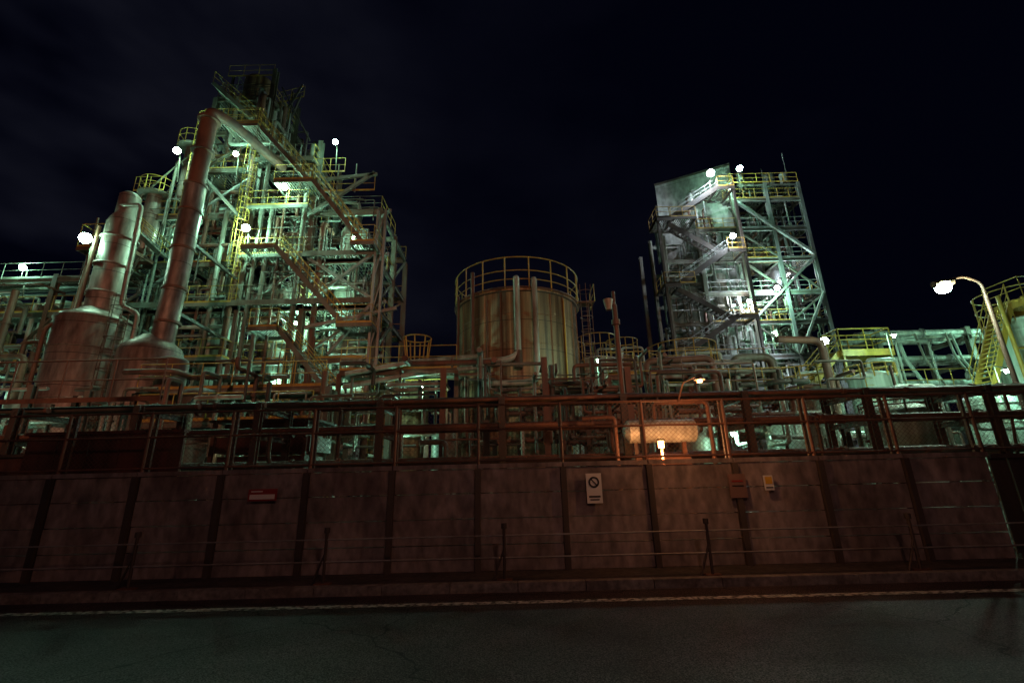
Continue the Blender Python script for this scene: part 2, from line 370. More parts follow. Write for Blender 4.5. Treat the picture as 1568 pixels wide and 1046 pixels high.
# stairs
for a,bb in (((-12.4,24.6,20.0),(-9.0,24.6,15.6)),((-14.2,24.6,15.4),(-9.8,24.6,10.4)),((-16.4,24.8,24.4),(-12.8,24.8,20.2)),((-13.5,24.8,10.2),(-9.6,24.8,5.6)),
             ((-20.5,25.2,28.6),(-17.4,25.2,25.6)),((-24.5,25.2,17.9),(-21.6,25.2,15.3))):
    t.stairs(a,bb,.9)
for x0_,x1_,z in((-14.8,-12.4,20.0),(-9.6,-8.2,15.5),(-16.2,-14.2,15.4),(-10,-8.0,10.3),(-15,-13.4,10.2),(-18.5,-16.4,24.4),(-10.2,-8.6,5.6)):
    t.deck(x0_,x1_,24.5,26.4,z,'steel',.16); t.rail((x0_,24.5,z),(x1_,24.5,z)); t.rail((x1_,24.5,z),(x1_,26.4,z))
# roof frames
for x in(-22.0,-20.9,-18.4,-17): 
    t.beam((x,29,28),(x,29,33.2 if x<-18 else 31.5),.14,.14,'dsteel')
t.rail((-22.0,28.4,32.6),(-18.4,28.4,32.6),'yellow'); t.rail((-22,28.4,30.4),(-18.4,28.4,30.4),'dsteel')
t.deck(-22,-18.4,28.4,31.5,30.4,'dsteel',.25)
t.beam((-18.2,28.8,27),(-16.2,28.8,32),.1,.14,'dsteel'); t.beam((-17.2,28.8,27),(-16.2,28.8,31),.1,.14,'dsteel'); t.rail((-18,28.8,30.2),(-16,28.8,30.8))
t.rail((-25,26,20.5),(-23,26,20.5))
# small vessels with round service platforms on the stepped roof
for vx,vy,r,zt in((-23.9,26.6,.5,20.4),(-22.4,27.2,.55,24.6)):
    t.vessel(vx,vy,r,zt-4,zt+.3,'clad',16)
    t.lathe(vx,vy,[(r,zt),(r+.55,zt),(r+.55,zt+.06),(r,zt+.06)],'steel',20); t.cyl_rail(vx,vy,zt+.05,r+.5,'yellow',1.05,n=8,t=.025)
for x in(-12.6,-11.4,-10.2): t.tube([(x,26,20),(x,26,22.2)],.05,'steel',6)
t.rail((-13,26,20.1),(-8.9,26,20.1)); t.rail((-13,26,21.6),(-11,26,21.6))
# vessels
for (vx,vy,r,z0_,z1_,mm) in((-23,28.4,1.0,7,14,'pale'),(-19.2,28.6,1.25,6.5,17,'wtank'),(-15,29,1.1,6.5,11,'pale'),(-11,29.2,1.2,9.8,14,'steel'),(-15.2,29.5,.9,16.4,21,'pale'),
    (-19,30,1.3,20.3,24.6,'steel'),(-11,29,1.0,16.6,18.6,'pale'),(-22.5,29.5,.9,20.2,24,'clad'),(-20.1,29.6,1.15,28.8,32.8,'tank'),(-18.2,30,.6,27,31,'galv'),(-15.2,29,.7,1.6,4,'pale'),(-10.6,29,.9,1.6,6.8,'wtank')):
    t.vessel(vx,vy,r,z0_,z1_,mm)
for (a,bb,r) in(((-16.4,28,13.6),(-13.6,28,13.6),.55),((-12.5,28.4,7),(-9.4,28.4,7),.6),((-20.4,28,19.9),(-17.6,28,19.9),.4)): t.hdrum(a,bb,r,'pale')
pipes(t,330,(-24.6,-8.9),(26.2,33),(.6,30),(.05,.17),('steel','pale','rust','rust','steel','galv'),HL)
pipes(t,200,(-24.6,-9),(26,28),(3,30),(.03,.07),('steel','galv','dsteel','dsteel'),HL,maxl=3)
for x,z0_,z1_ in((-22.6,0,23),(-20.6,0,24),(-15.6,4,20),(-14.8,0,21),(-13.4,0,24),(-17.4,0,28.5),(-16.2,2,26),(-12.2,0,18),(-18.6,0,19)):
    y=26.1+random.uniform(-.1,.3); r=random.uniform(.08,.2); t.tube([(x,y+1.5,z1_),(x,y,z1_),(x,y,z0_)],r,random.choice(('rust','steel','rust')),10)
    z=z0_+1
    while z<z1_: t.flange((x,y,z),(0,0,1),r*.85,'steel'); z+=2.6
t.ladder(-17.0,25.7,12.2,22.5); t.ladder(-21,26.1,15.4,25.6); t.ladder(-13,25.7,2,8.8)
t.obj('process_tower')
# left annex rack
a=B()
for x in(-44,-39,-34,-29.5):
    for y in(27,31): a.hbeam((x,y,0),(x,y,15.0),.3,.3,'rust')
for z in(5.5,9,12.2,14.6):
    for y in(27,31): a.hbeam((-46,y,z),(-25.5,y,z),.2,.3,'rust' if z<10 else 'steel')
    a.deck(-46,-25.5,27,28.2,z+.2,'steel',.25); a.rail((-46,27,z+.2),(-25.5,27,z+.2),'yellow' if z<13 else 'steel')
    for k in range(6): a.tube([(-46,27.6+k*.55,z+.5),(-25.6,27.6+k*.55,z+.5)],random.uniform(.08,.2),random.choice(('pale','rust','galv')),8)
for x in(-41,-36,-31.5): a.beam((x,26.9,9),(x+2.5,26.9,12),.12,.12,'rust')
for (x,y,r,z0_,z1_,mm) in((-31.0,29.5,1.15,11,13.6,'wtank'),(-35.5,29,1.5,9.6,11.6,'tank'),(-40,29,1.2,9.8,12.6,'pale'),(-33,25,1.4,1.5,5.5,'tank'),(-28,26,1,1.5,7,'clad')): a.vessel(x,y,r,z0_,z1_,mm)
pipes(a,130,(-44,-25.4),(24,30),(.6,14),(.05,.18),('rust','pale','steel','rust'))
# small railed platform high on the left
a.deck(-25.6,-22.6,24,26,15.3,'rust',.18,'rust'); a.rail((-25.6,24,15.3),(-22.6,24,15.3),'yellow',1.5,.035); a.rail((-25.6,24,15.3),(-25.6,26,15.3),'yellow',1.5,.035)
a.tube([(-25.4,24.6,17.6),(-25.4,24.6,9)],.07,'rust',6); a.beam((-22.6,25,15.2),(-25,26.5,12),.1,.1,'rust')
a.obj('elevated_pipe_rack_platform')
# ------------------------------------------------------------------ big storage tank
k=B(); cx,cy,R=.35,26.2,3.55
k.lathe(cx,cy,[(R+.1,0),(R+.1,.3),(R,.32),(R,11.2),(R+.12,11.22),(R+.12,11.36),(R,11.38),(R*.6,11.8),(.01,12.1)],'tank',72)
for z in(1.9,3.5,5.1,6.7,8.3,9.9): k.lathe(cx,cy,[(R,z),(R+.022,z+.005),(R+.022,z+.045),(R,z+.05)],'tank',72)
for i in range(24):
    an=2*math.pi*i/24; k.beam((cx+(R+.02)*math.cos(an),cy+(R+.02)*math.sin(an),.3),(cx+(R+.02)*math.cos(an),cy+(R+.02)*math.sin(an),11.2),.05,.05,'tank')
k.lathe(cx,cy,[(R,11.36),(R+.25,11.36),(R+.25,11.42),(R,11.42)],'rust',72)
k.cyl_rail(cx,cy,11.4,R+.2,'yellow',1.75,n=18,t=.04)
k.ring(cx,cy,11.85,R+.2,.03,'yellow')
k.tube([(.3,23.2,11.6),(.3,22.35,12.0),(.3,22.3,7.6),(-.2,22.3,7.35),(-2.6,22.4,7.2)],.17,'pale',14,bend=.35)
k.tube([(1.25,23.2,11.6),(1.25,22.35,11.9),(1.25,22.3,6.3),(.6,22.3,6.15),(-1.6,22.4,6.15)],.15,'pale',14,bend=.35)
k.tube([(.3,22.35,7.8),(.3,22.3,6.9)],.22,'rust',12)
for z in(11,9.5,8.2): 
    k.beam((.3,22.3,z),(.3,22.8,z),.1,.08,'rust'); k.beam((1.25,22.3,z),(1.25,22.8,z),.1,.08,'rust')
k.tube([(-3.0,24.2,0),(-3.0,24.2,11.6)],.08,'rust',8); k.tube([(2.9,23.6,2),(2.9,23.6,11)],.05,'yellow',6)
k.tube([(-2.1,23.2,7.5),(-2.1,23.2,12.6)],.11,'rust',8); k.tube([(-1.3,22.9,4),(-1.3,22.9,10.8)],.05,'rust',8)
k.ladder(4.35,25.2,1,11.6,'rust'); 
k.beam((3.8,25.3,11.4),(4.9,25.3,11.4),.8,.06,'rust'); k.rail((4.9,24.9,11.4),(4.9,26.4,11.4))
k.obj('storage_tank')
def smalltank(name,cx,cy,R,H,mat,rmat='yellow',rh=1.2,lad=True):
    s=B(); s.lathe(cx,cy,[(R+.06,0),(R+.06,.2),(R,.22),(R,H),(R+.06,H+.01),(R+.06,H+.08),(R*.5,H+.3),(.01,H+.4)],mat,40)
    z=1.5
    while z<H: s.lathe(cx,cy,[(R,z),(R+.02,z+.005),(R+.02,z+.04),(R,z+.045)],mat,40); z+=1.5
    s.cyl_rail(cx,cy,H+.08,R+.05,rmat,rh,n=12,t=.03)
    if lad: s.ladder(cx-R*.7,cy-R*.8,0,H,rmat,False)
    s.tube([(cx,cy,H+.3),(cx,cy,H+.9),(cx+R+.4,cy,H+.9),(cx+R+.4,cy,.5)],.09,'pale',8)
    return s.obj(name)
smalltank('small_storage_tank',5.8,30,1.25,9.0,'wtank','yellow',1.6)
smalltank('small_storage_tank',-6.1,24.5,1.5,6.4,'tank','yellow',1.0)
smalltank('small_storage_tank',10,26,1.85,7.5,'tank','yellow',1.2)
smalltank('small_storage_tank',16.2,20.3,.9,5.5,'wtank','yellow',.5)
smalltank('small_storage_tank',13.4,21.0,1.3,5.1,'rust','yellow',.9)
smalltank('small_storage_tank',8.0,32,1.1,9.6,'tank','yellow',1.3)
smalltank('small_storage_tank',24.4,20.6,1.5,8.0,'wtank','yellow',1.5)
smalltank('small_storage_tank',20.0,14.5,2.2,2.9,'wtank','rust',.4,False)
smalltank('small_storage_tank',12.6,15.0,1.0,3.3,'wtank','rust',.3,False)
# yellow funnel-shaped cage
f_=B()
for i in range(8):
    an=math.pi*2*i/8; f_.beam((-5.2+.45*math.cos(an),24+.45*math.sin(an),6.6),(-5.2+.75*math.cos(an),24+.75*math.sin(an),9.1),.06,.06,'yellow')
for z,r in((6.8,.47),(7.9,.6),(9.1,.75)): f_.ring(-5.2,24,z,r,.04,'yellow',seg=20)
f_.lathe(-5.2,24,[(.2,6.0),(.35,6.6),(.3,7.6),(.01,7.7)],'rust',16); f_.obj('funnel_cage')
# ------------------------------------------------------------------ foreground racks and low plant
r_=B()
x=-22
while x<34:
    for y in(11.6,13.2): r_.hbeam((x,y,0),(x,y,3.6),.16,.16,'dsteel')
    for z in(1.9,2.75,3.45): r_.hbeam((x,11.5,z),(x,13.3,z),.1,.14,'dsteel')
    x+=3.1
for i,(y,z,r) in enumerate(((11.7,3.56,.05),(11.95,3.6,.08),(12.3,3.62,.11),(12.8,3.58,.07),(11.8,2.9,.07),(12.1,2.92,.1),(12.6,2.88,.06),(11.75,2.05,.05),(12.2,2.08,.09),(12.9,2.03,.07))):
    r_.tube([(-5.5 if i%3==0 else -22,y,z),(34,y,z)],r,('rust','dsteel','rust','dsteel')[i%4],10)
    for j in range(14):
        xx=random.uniform(-20,32); r_.flange((xx,y,z),(1,0,0),r,'rust')
for j in range(26):
    xx=random.uniform(-18,26); z=random.choice((3.56,2.9,2.05)); y=random.uniform(11.7,12.9); r_.tube([(xx,y,z),(xx,y,z-random.uniform(.6,2)),(xx+random.uniform(-.8,.8),y+.6,.6)],random.uniform(.03,.07),random.choice(('rust','dsteel','dsteel')),7)
r_.rail((-22,11.45,3.7),(-9,11.45,3.7),'rust'); r_.obj('foreground_pipe_rack')
# made-up skid with pale drum, added to catch the amber glow
e=B(); e.hdrum((2.6,10.6,2.55),(4.1,10.6,2.55),.26,'wtank'); e.hdrum((2.7,10.6,1.85),(3.9,10.6,1.85),.2,'rust')
for xx in(2.75,3.85): e.beam((xx,10.6,0),(xx,10.6,2.3),.08,.08,'rust')
e.tube([(3.25,10.6,2.7),(3.25,10.6,3.2),(4.5,10.6,3.2),(4.5,10.6,1.2)],.05,'rust',8); e.tube([(2.3,10.5,1.0),(2.3,10.5,2.9),(1.6,10.7,2.9)],.05,'rust',8); e.obj('added_glow_skid')
e=B()
# ducts and boxes left front
e.box(-8.9,-6.0,13.6,15.2,2.5,2.95,'red'); e.box(-8.7,-6.3,13.8,15.2,3.0,3.35,'red'); e.box(-9.0,-5.9,13.5,15.3,3.38,3.45,'dsteel')
e.box(-8.8,-6.2,13.8,15.1,.3,2.4,'red'); 
for xx in(-8.8,-7.5,-6.1): e.beam((xx,13.5,0),(xx,13.5,3.4),.1,.1,'rust')
e.obj('air_duct_unit')
e=B()
for i in range(5): e.box(-9.6+i*.62,-9.0+i*.62,9.1,9.16,1.5,2.62,'red')
e.box(-9.65,-6.5,9.05,9.2,2.62,2.68,'red'); e.box(-12.5,-10.4,10.4,11.2,1.2,2.3,'red'); e.beam((-11.4,10.9,0),(-11.4,10.9,2.5),.1,.1,'rust'); e.box(-12.6,-10.3,10.3,11.3,2.3,2.36,'dsteel'); e.obj('corrugated_metal_screen')
lo=B()
pipes(lo,200,(-22,13),(15,24),(.4,5.2),(.04,.12),('pale','dsteel','steel','rust','rust'),None,(2,5),3)
pipes(lo,60,(12,28),(15,19),(.4,3.4),(.04,.10),('pale','dsteel','steel','rust','pale'),None,(2,5),3)
pipes(lo,100,(-16,12),(17,23),(3,6.4),(.05,.13),('rust','steel','dsteel'),None,(2,4),4)
for i in range(30):
    x=random.uniform(-20,13);y=random.uniform(15,23)
    lo.hbeam((x,y,0),(x,y,random.uniform(3,6.2)),.2,.2,random.choice(('rust','steel','dsteel')))
for x0_,x1_,y,z in((-8,-2.6,20.5,6.4),(-7.8,-3.2,21.5,5.0),(4.5,12,21,6.0),(5,12,19,4.6),(-16,-8,19,5.4),(-15,-8,18,3.9),(19,24,22,5.0)):
    lo.hbeam((x0_,y,z),(x1_,y,z),.15,.22,'rust'); lo.hbeam((x0_,y+1.4,z),(x1_,y+1.4,z),.15,.22,'rust'); lo.deck(x0_,x1_,y,y+1.4,z+.15,'steel',.2); lo.rail((x0_,y,z+.15),(x1_,y,z+.15))
    for kx in(x0_,(x0_+x1_)/2,x1_): lo.hbeam((kx,y,0),(kx,y,z),.18,.18,'rust')
for z,y in((6.9,20.2),(6.3,20.1)): lo.tube([(-7.6,y,z-.6),(-4.5,y,z-.1),(-1.6,y+1.5,z+.5)],.12,'pale',10)
lo.tube([(6,20,4),(6,20,6.5),(9,20,6.6),(9,20,4)],.16,'rust',10); lo.tube([(10.2,20.5,2),(10.2,20.5,6.7),(12.0,20.5,6.7),(12.0,20.5,2)],.2,'steel',12); lo.tube([(13.4,19,2),(13.4,19,7.0),(11.5,19,7.1)],.16,'rust',12)
for (x,y,r,z0_,z1_,mm) in((-13.2,19,.8,1.6,5.2,'dsteel'),(-10.5,20,.7,1.5,4.6,'steel'),(-2.9,19,.5,1.4,3.6,'pale'),(7.4,19,.8,1.4,3.8,'wtank'),(10.5,18,.7,1.4,3.6,'pale'),(19.8,19,.9,1.5,4.2,'pale'),(-15.4,20,.6,1.5,7,'rust')): lo.vessel(x,y,r,z0_,z1_,mm,18)
for x in(-5,-3.8,1.6,3.0,9,11,15): lo.hdrum((x,16.5,1.2),(x+.9,16.5,1.2),.28,'pale')
lo.stairs((-7.4,18,0.3),(-9.6,18,3.9),.8)
lo.obj('ground_level_process_piping')
# ------------------------------------------------------------------ right rack & yellow stairs
q=B()
for x in(20,25,30,36,42,50):
    for y in(24,26.5): q.hbeam((x,y,0),(x,y,9.0),.26,.26,'steel')
    for z in(5.6,7.0,8.4): q.hbeam((x,23.8,z),(x,26.7,z),.18,.26,'steel')
for y,z,r in((24.1,8.75,.17),(24.7,8.8,.22),(25.4,8.75,.15),(26,8.8,.2),(24.1,7.3,.14),(24.6,7.35,.2),(25.3,7.3,.15),(24.2,5.95,.2),(24.9,5.9,.16),(25.6,5.9,.12)):
    q.tube([(19.4,y,z),(62,y,z)],r,'wtank' if r>.14 else 'pale',10)
    for j in range(7): q.flange((random.uniform(20,50),y,z),(1,0,0),r,'galv')
for j in range(30):
    x=random.uniform(20,46); z=random.choice((8.7,7.3,5.9)); q.tube([(x,24,z),(x,23.8,z-1.5),(x+.5,23.6,z-3)],.06,'pale',7)
pipes(q,70,(17,44),(21,25),(1,6.2),(.06,.16),('pale','galv','steel'))
q.tube([(19.9,22.8,4),(19.9,22.8,7.9),(21.6,22.8,7.9),(21.6,22.8,4)],.05,'pale',8)
q.obj('overhead_pipe_rack')
q=B()
q.stairs((20.6,19.4,4.8),(22.6,19.4,8.6),.8,'yellow'); q.deck(22.6,24.6,18.8,20.4,8.6,'yellow',.2,'yellow'); q.rail((22.6,18.8,8.6),(24.6,18.8,8.6)); q.rail((22.6,18.8,8.6),(22.6,20.4,8.6))
for x in(21.9,23.0): q.tube([(x,19.2,2.5),(x,19.2,8.9)],.08,'yellow',8)
for z in(3.5,4.5,5.5,6.5): q.tube([(21.9,19.2,z),(23.0,19.2,z)],.05,'yellow',6)
q.deck(16.6,19.2,22.2,23.4,7.3,'steel',.2,'yellow')
for z in(7.3,): 
    q.rail((16.6,22.2,z),(19.2,22.2,z),'yellow',1.2,.04); q.rail((16.6,23.4,z),(19.2,23.4,z),'yellow',1.2,.04); q.rail((16.6,22.2,z),(16.6,23.4,z),'yellow',1.2,.04); q.rail((19.2,22.2,z),(19.2,23.4,z),'yellow',1.2,.04)
for x in(16.7,19.1): q.beam((x,22.3,0),(x,22.3,7.3),.1,.1,'yellow')
q.stairs((14.0,22.4,4.8),(16.6,22.4,7.3),.7,'yellow'); q.obj('yellow_access_stairs')
# ------------------------------------------------------------------ right process building
d=B()
def poly(b,pts,z0,z1,mat):
    n=len(pts); vs=[(x,y,z0) for x,y in pts]+[(x,y,z1) for x,y in pts]
    b.add(vs,[(i,(i+1)%n,n+(i+1)%n,n+i) for i in range(n)]+[tuple(range(n-1,-1,-1)),tuple(range(n,2*n))],mat)
poly(d,[(16.9,45.2),(23.9,41.8),(26.2,47.4),(19.6,51)],0,33.4,'panel')
poly(d,[(16.8,45.15),(23.95,41.7),(26.3,47.45),(19.6,51.1)],33.4,33.65,'dsteel')
XS=[15.3,19,23.2,26.8,30.3]; YS=[41.2,44.6,48.4]; ZF=[4.5,8.5,12,15.4,18.4,22,25.4,28.8]
for i,x in enumerate(XS):
    for y in YS:
        top=26 if i<1 else (25.4 if i<2 else 30.6)
        if i in(1,2) and y>42: continue
        d.hbeam((x,y,0),(x,y,top),.34,.34,'steel' if i<3 else 'galv')
for i in range(4):
    a0,a1=XS[i],XS[i+1]
    for z in ZF:
        if i<2 and z>26 : continue
        for y in (YS[:2] if i!=1 else YS[:1]): d.hbeam((a0,y,z-.2),(a1,y,z-.2),.2,.38,'steel' if i<2 else 'galv')
        if i>1: d.hbeam((a1,YS[0],z-.2),(a1,YS[2],z-.2),.2,.36,'steel')
        if i>=1:
            d.deck(a0,a1,41.2,44.5 if i>1 else 42.2,z,'steel',.25); 
            d.rail((a0,41.1,z),(a1,41.1,z),random.choice(('yellow','galv')),t=.035)
            if i==3: d.rail((a1,41.1,z),(a1,48,z),'yellow',t=.035)
    for k_ in range(len(ZF)-1):
        if i>=2 and random.random()<.55:
            z,z2=ZF[k_],ZF[k_+1]
            if random.random()<.5: d.beam((a0,41.15,z),(a1,41.15,z2-.4),.16,.16,'steel')
            else: d.beam((a1,41.15,z),(a0,41.15,z2-.4),.16,.16,'steel')
# big braces across right bays
d.beam((23.2,41,28.6),(30.3,41,22.2),.26,.26,'galv'); d.beam((23.2,41,15.6),(30.3,41,22),.2,.2,'galv'); d.beam((26.8,41,12),(30.3,41,18.2),.2,.2,'galv')
# zigzag stairs with solid stringers
zz=[12,15.2,18.4,21.8,25.3,28.6]
for i in range(5):
    xa,xb=(15.6,20.6) if i%2==0 else (20.6,15.6)
    y=38.8 if i%2==0 else 39.8
    d.stairs((xa,y,zz[i]),(xb,y,zz[i+1]),.95,'dsteel','galv'); d.beam((xa,y-.03,zz[i]),(xb,y-.03,zz[i+1]),.05,.5,'dsteel')
    xe=xb; s0,s1=(xe,xe+1.6) if xe>18 else (xe-1.4,xe)
    d.deck(s0,s1,38.6,41.2,zz[i+1],'dsteel',.16,'dsteel'); d.box(s0,s1,38.55,38.6,zz[i+1]-.4,zz[i+1]-.05,'dsteel')
    d.rail((s0,38.6,zz[i+1]),(s1,38.6,zz[i+1]),'yellow',t=.035); d.rail((s0 if xe<18 else s1,38.6,zz[i+1]),(s0 if xe<18 else s1,41,zz[i+1]),'yellow',t=.035)
for x in(14.3,22.1): d.beam((x,38.7,0),(x,38.7,29 if x>20 else 26.6),.2,.2,'dsteel'); 
for z in(14,18,22,25.3): d.beam((14.3,38.7,z),(15.3,41.2,z),.14,.18,'dsteel')
d.rail((14.2,38.6,25.3),(18,38.6,25.3),'yellow',t=.035); d.deck(14.2,18,38.6,41,25.3,'dsteel',.2,'dsteel')
d.rail((14.2,38.6,18.4),(17,38.6,18.4),'yellow',t=.035); 
# roof equipment
for (x,y,r,z0_,z1_) in((28.6,43,.55,31.2,32.8),(26.2,43,.6,31.4,32.2),(24.6,41.4,.35,31.2,32),(29.6,42,.4,31.2,32.2)): d.vessel(x,y,r,z0_,z1_,'galv',16)
d.rail((23.2,41,30.6),(30.3,41,30.6),'yellow',t=.035); d.deck(24,30.3,41.2,43.6,30.5,'steel',.25)
d.tube([(30.0,42,30),(30.0,42,35)],.05,'galv',6); d.tube([(27.4,42,30),(27.4,42,33)],.06,'galv',6)
for (x,y,r,z0_,z1_,mm) in((28.6,45,1.2,9.6,14.6,'pale'),(28.4,45.4,1.2,19.6,24,'galv'),(21,42.4,.7,16.6,20.6,'pale'),(28.5,45,1,26.6,28.2,'galv'),(21,42.4,.7,10,14,'pale'),(15.8,43,.4,24,27.6,'galv')): d.vessel(x,y,r,z0_,z1_,mm,20)
pipes(d,200,(19.2,30),(41.4,44.5),(3,30),(.05,.18),('pale','steel','steel','rust','galv'))
pipes(d,50,(15.4,20),(41.4,44),(3,25),(.06,.16),('steel','galv'))
d.box(26.9,30.2,46,46.2,22.4,28.4,'panel'); d.box(26.5,30.2,48.0,48.2,12,20,'panel')
d.obj('stair_tower_process_building')
# far dark background sheds
h_=B()
for (x0_,x1_,y0_,y1_,z) in((-90,-52,50,70,9),(-48,-30,60,75,7),(-4,14,55,70,6),(34,60,60,80,8),(62,100,50,75,6)):
    h_.box(x0_,x1_,y0_,y1_,0,z,'panel'); h_.add([(x0_-.5,y0_-.5,z),(x1_+.5,y0_-.5,z),(x1_+.5,(y0_+y1_)/2,z+2),(x0_-.5,(y0_+y1_)/2,z+2)],[(0,1,2,3)],'dsteel'); h_.add([(x0_-.5,y1_+.5,z),(x1_+.5,y1_+.5,z),(x1_+.5,(y0_+y1_)/2,z+2),(x0_-.5,(y0_+y1_)/2,z+2)],[(3,2,1,0)],'dsteel')
h_.obj('warehouse_sheds')
# ------------------------------------------------------------------ lights
KEYS+=['lg','lb','lo']
M['lg']=emis('mercury_lamp_glass',(.55,1.0,.74),150); M['lb']=emis('metal_halide_lamp_glass',(.75,.85,1.0),150); M['lo']=emis('amber_lamp_glass',(1,.35,.1),25)
GC=(.40,1.0,.68); BC=(.76,.90,1.0)
GM=.62; WM=.42; BM=.80
def plight(parent,p,e,col,r=.12):
    l=bpy.data.lights.new('bulb','POINT'); l.energy=e; l.color=col; l.shadow_soft_size=r
    o=bpy.data.objects.new('bulb',l); o.location=p; S.collection.objects.link(o); o.parent=parent
def flood(x,y,z,e,col='g',size=.3,pole=2.0):
    size*=.74
    b=B(); m='lg' if col=='g' else 'lb'
    ax=V((-x*.02,-1,-.45)).normalized(); c=V((x,y,z))
    b.tube([c-ax*.05-ax*size*.9,c-ax*.05],size*.45,'dsteel',16,r2=size*1.08)
    b.tube([c-ax*.05,c+ax*.03],size,m,20); b.tube([c+ax*.03,c+ax*(.03+size*.35)],size*.98,m,20,r2=size*.5)
    b.tube([c-ax*size,c-ax*size-V((0,0,.0))+V((0,.25,-.1)),V((x,y+size+.35,z-pole))],.04,'steel',6)
    o=b.obj('floodlight'); plight(o,c+ax*(size*.6+.25),e*(GM if col=='g' else BM),GC if col=='g' else BC); return o
Lg=[(-21.8,25,22.8,800,.28),(-18,25.2,22.6,500,.2),(-14.5,25.3,20.0,750,.24),(-16.4,25,16.9,2300,.3),(-22.3,21.2,14.2,500,.36),(-11.6,25.5,23.6,400,.22),
    (-32,27,15.6,700,.24),(-40,29,14.6,600,.2),(-12,27.2,12.7,900,.16),(-13.8,27.4,11.4,800,.14),(-37,26.5,8.2,800,.26),(-28.5,22,4.0,600,.24)]
for x,y,z,e,s in Lg: flood(x,y,z,e,'g',s)
for x,y,z,e,s,cc in((19.9,38.2,29.8,2600,.46,'b'),(23.9,40,31.6,700,.38,'g'),(22.8,40.2,29.3,500,.26,'g'),(21.0,38.3,22.9,600,.34,'b'),(25.6,40.6,18.5,2800,.3,'g'),(22.7,40.6,17.2,1500,.26,'b'),(26,36.5,11.9,1500,.44,'b')): flood(x,y,z,e,cc,s)
for x,y,z,e,cc in((-19,27.5,10.5,500,'g'),(-22.5,27.5,18,400,'g'),(-10.5,27.5,17.6,450,'g'),(-18.6,28,24,300,'g'),(-14.6,27.6,7.8,350,'g'),(-10.6,27.6,8.2,300,'g'),
    (-4.8,18.5,3.1,170,'g'),(-10.5,17.5,3.2,80,'g'),(-19.5,17,3.4,90,'g'),(8.2,17.4,3.0,90,'g'),(14.2,18.2,3.4,200,'g'),(19.5,17.7,5.2,500,'g'),(27,22,7.9,1100,'g'),(34,22,8.2,1100,'g'),(18.0,20.6,7.6,330,'g'),(28.6,43,21,500,'b'),(24.8,41.2,14.2,800,'g'),(4.2,21.6,7.0,130,'g'),(-4.3,21.0,5.8,300,'g')):
    b=B(); m='lg' if cc=='g' else 'lb'
    b.tube([(x,y,z+.12),(x,y,z+.05)],.12,'dsteel',10,r2=.16); b.tube([(x,y,z+.05),(x,y,z-.08)],.07,m,10,r2=.05); b.tube([(x,y,z+.12),(x,y+.4,z+.3),(x,y+.4,max(0,z-3))],.025,'steel',6)
    o=b.obj('work_light'); plight(o,(x,y-.05,z-.22),e*WM*1.3,GC if cc=='g' else BC,.08)
# amber lamps added to make an orange glow: one off the fence, one inside
b=B(); b.tube([(3.0,9.55,2.12),(3.0,9.55,2.26)],.06,'lo',12); b.tube([(3.0,9.55,2.26),(3.0,9.55,2.3)],.08,'dsteel',12); b.tube([(3.0,9.55,0),(3.0,9.55,2.12)],.03,'rust',8)
o=b.obj('added_amber_lamp'); plight(o,(3.0,9.45,2.0),130,(1,.40,.14),.06)
b=B(); b.tube([(3.1,8.56,2.9),(3.1,8.2,3.2),(3.1,7.45,3.17)],.018,'rust',6,bend=.1); b.tube([(3.1,7.45,3.18),(3.1,7.45,3.09)],.05,'dsteel',12,r2=.09); b.tube([(3.1,7.45,3.09),(3.1,7.45,3.05)],.04,'lo',12)
o=b.obj('added_amber_fence_lamp'); plight(o,(3.1,7.42,2.96),42,(1,.42,.16),.05)
# street lamps
def streetlamp(bx,by,h,arm,lit,e=0,col=GC,mat='rust'):
    b=B(); b.tube([(bx,by,0),(bx,by,h)],.09,mat,12,r2=.06); b.tube([(bx,by,0),(bx,by,1.0)],.13,mat,12)
    b.tube([(bx,by,h-.05),(bx,by,h+.45),(bx+arm*.55,by,h+.7),(bx+arm,by,h+.5)],.045,mat,8,bend=.5)
    hx=bx+arm; s=1 if arm>0 else -1
    b.tube([(hx-s*.15,by,h+.50),(hx+s*.2,by,h+.45),(hx+s*.5,by,h+.40)],.11,mat,12,bend=.1); 
    b.lathe(hx+s*.2,by,[(.02,h+.10),(.12,h+.13),(.19,h+.2),(.22,h+.3),(.2,h+.42)],'lg' if lit else 'pale',18)
    o=b.obj('street_lamp')
    if lit: plight(o,(hx+s*.2,by-.1,h-.05),e,col,.12)
streetlamp(15.6,14,7.0,-1.1,True,650,(.66,1,.74))
b=B(); b.tube([(2.9,12,0),(2.9,12,6.2)],.075,'rust',12); b.tube([(2.9,12,6.2),(2.9,12,6.6)],.05,'rust',8); b.tube([(2.9,12,6.15),(2.72,11.9,6.3)],.06,'rust',8); b.tube([(2.7,11.85,6.3),(2.7,11.85,6.0)],.14,'pale',12,r2=.08); b.tube([(2.9,12,5.6),(2.9,12,5.75)],.12,'rust',12); b.obj('street_lamp')
# sodium road lamps on the near pavement, behind the viewer
for x,y,h,e in((-9,-5.5,7.5,110),(1.8,-1.8,6.2,250)): 
    b=B()
    b.tube([(x,y-1.2,0),(x,y-1.2,h),(x,y,h+.3),(x,y+.5,h+.2)],.08,'galv',10); b.tube([(x,y+.4,h+.18),(x,y+.4,h+.02)],.18,'lo',12,r2=.12)
    o=b.obj('street_lamp'); plight(o,(x,y+.5,h-.15),e,(1,.48,.36),.15)
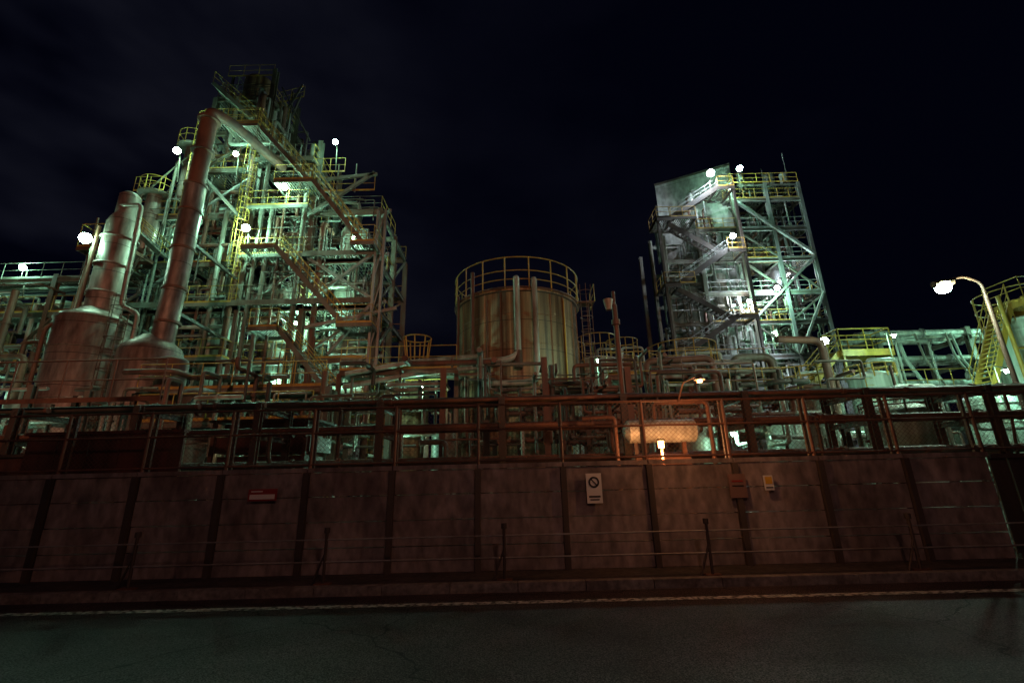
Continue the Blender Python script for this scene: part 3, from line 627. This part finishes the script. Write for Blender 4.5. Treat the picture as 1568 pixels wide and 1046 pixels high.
# added sodium spots on unseen masts behind the viewer, to warm the plant front
for x,tx,tz,e in((-8,-20,11,14000),(6,2,14,13000)):
    b=B(); y=-24;h=12
    b.tube([(x,y,0),(x,y,h)],.16,'galv',12,r2=.1); b.beam((x-.9,y,h),(x+.9,y,h),.1,.1,'galv'); b.box(x-.35,x+.35,y+.06,y+.3,h-.3,h+.3,'dsteel'); b.box(x-.3,x+.3,y+.3,y+.32,h-.25,h+.25,'lo')
    o=b.obj('added_flood_mast'); l=bpy.data.lights.new('added_sodium_spot','SPOT'); l.energy=e; l.color=(1,.42,.24); l.spot_size=math.radians(40); l.spot_blend=.7; l.shadow_soft_size=.25
    lo_=bpy.data.objects.new('added_sodium_spot',l); S.collection.objects.link(lo_); lo_.location=(x,y+.5,h); lo_.rotation_euler=(V((tx,24,tz))-V((x,y,h))).to_track_quat('-Z','Y').to_euler(); lo_.parent=o
# ------------------------------------------------------------------ signs
def sign(name,x,z,wd,ht,base,marks):
    y=8.40; me=bpy.data.meshes.new(name)
    vs=[];fs=[];mi=[]
    def bx(x0,x1,y0,y1,z0,z1,m):
        o=len(vs); vs.extend([(a,b_,c) for a in(x0,x1) for b_ in(y0,y1) for c in(z0,z1)]); fs.extend([tuple(o+i for i in f) for f in((0,1,3,2),(4,6,7,5),(0,4,5,1),(2,3,7,6),(0,2,6,4),(1,5,7,3))]); mi.extend([m]*6)
    bx(x-wd/2,x+wd/2,y,y+.02,z-ht/2,z+ht/2,0)
    mats=[base]
    for (mx,mz,mw,mh,mm) in marks:
        if mm not in mats: mats.append(mm)
        bx(x+mx-mw/2,x+mx+mw/2,y-.006,y-.001,z+mz-mh/2,z+mz+mh/2,mats.index(mm))
    me.from_pydata(vs,[],fs); 
    for m in mats: me.materials.append(m)
    me.polygons.foreach_set('material_index',mi); o=bpy.data.objects.new(name,me); S.collection.objects.link(o); return o
sw=plain('sign_white',(.75,.75,.72),.4); sk=plain('sign_black',(.02,.02,.02),.4); sr=plain('sign_red',(.3,.03,.03),.4); sy=plain('sign_yellow',(.75,.45,.05),.4)
o=sign('no_entry_sign',1.38,1.40,.27,.5,sw,[(0,-.14,.2,.03,sk),(0,-.19,.16,.02,sk)])
bm=bpy.data.meshes.new('ring'); vs=[];fs=[]
for i in range(24):
    an=2*math.pi*i/24
    for r in(.065,.095): vs.append((1.38+r*math.cos(an),8.393,1.5+r*math.sin(an)))
for i in range(24): j=(i+1)%24; fs.append((2*i,2*j,2*j+1,2*i+1))
n0=len(vs); vs+=[(1.325,8.3925,1.545),(1.34,8.3925,1.56),(1.435,8.3925,1.455),(1.42,8.3925,1.44)]; fs.append((n0,n0+1,n0+2,n0+3))
bm.from_pydata(vs,[],fs); bm.materials.append(sk); ro=bpy.data.objects.new('prohibition_ring',bm); S.collection.objects.link(ro); ro.parent=o
sign('warning_sign',4.45,1.42,.16,.25,sw,[(0,.04,.12,.12,sy),(0,-.08,.12,.02,sk)])
sign('company_sign',-4.45,1.42,.5,.2,sr,[(0,-.03,.44,.08,sw),(-.1,.06,.2,.02,sw)])
sign('notice_board',3.9,1.38,.3,.4,plain('sign_faded',(.2,.12,.1),.6),[(0,.08,.2,.03,sr),(0,0,.2,.02,sk)])
print('faces',sum(len(o.data.polygons) for o in bpy.data.objects if o.type=='MESH'))
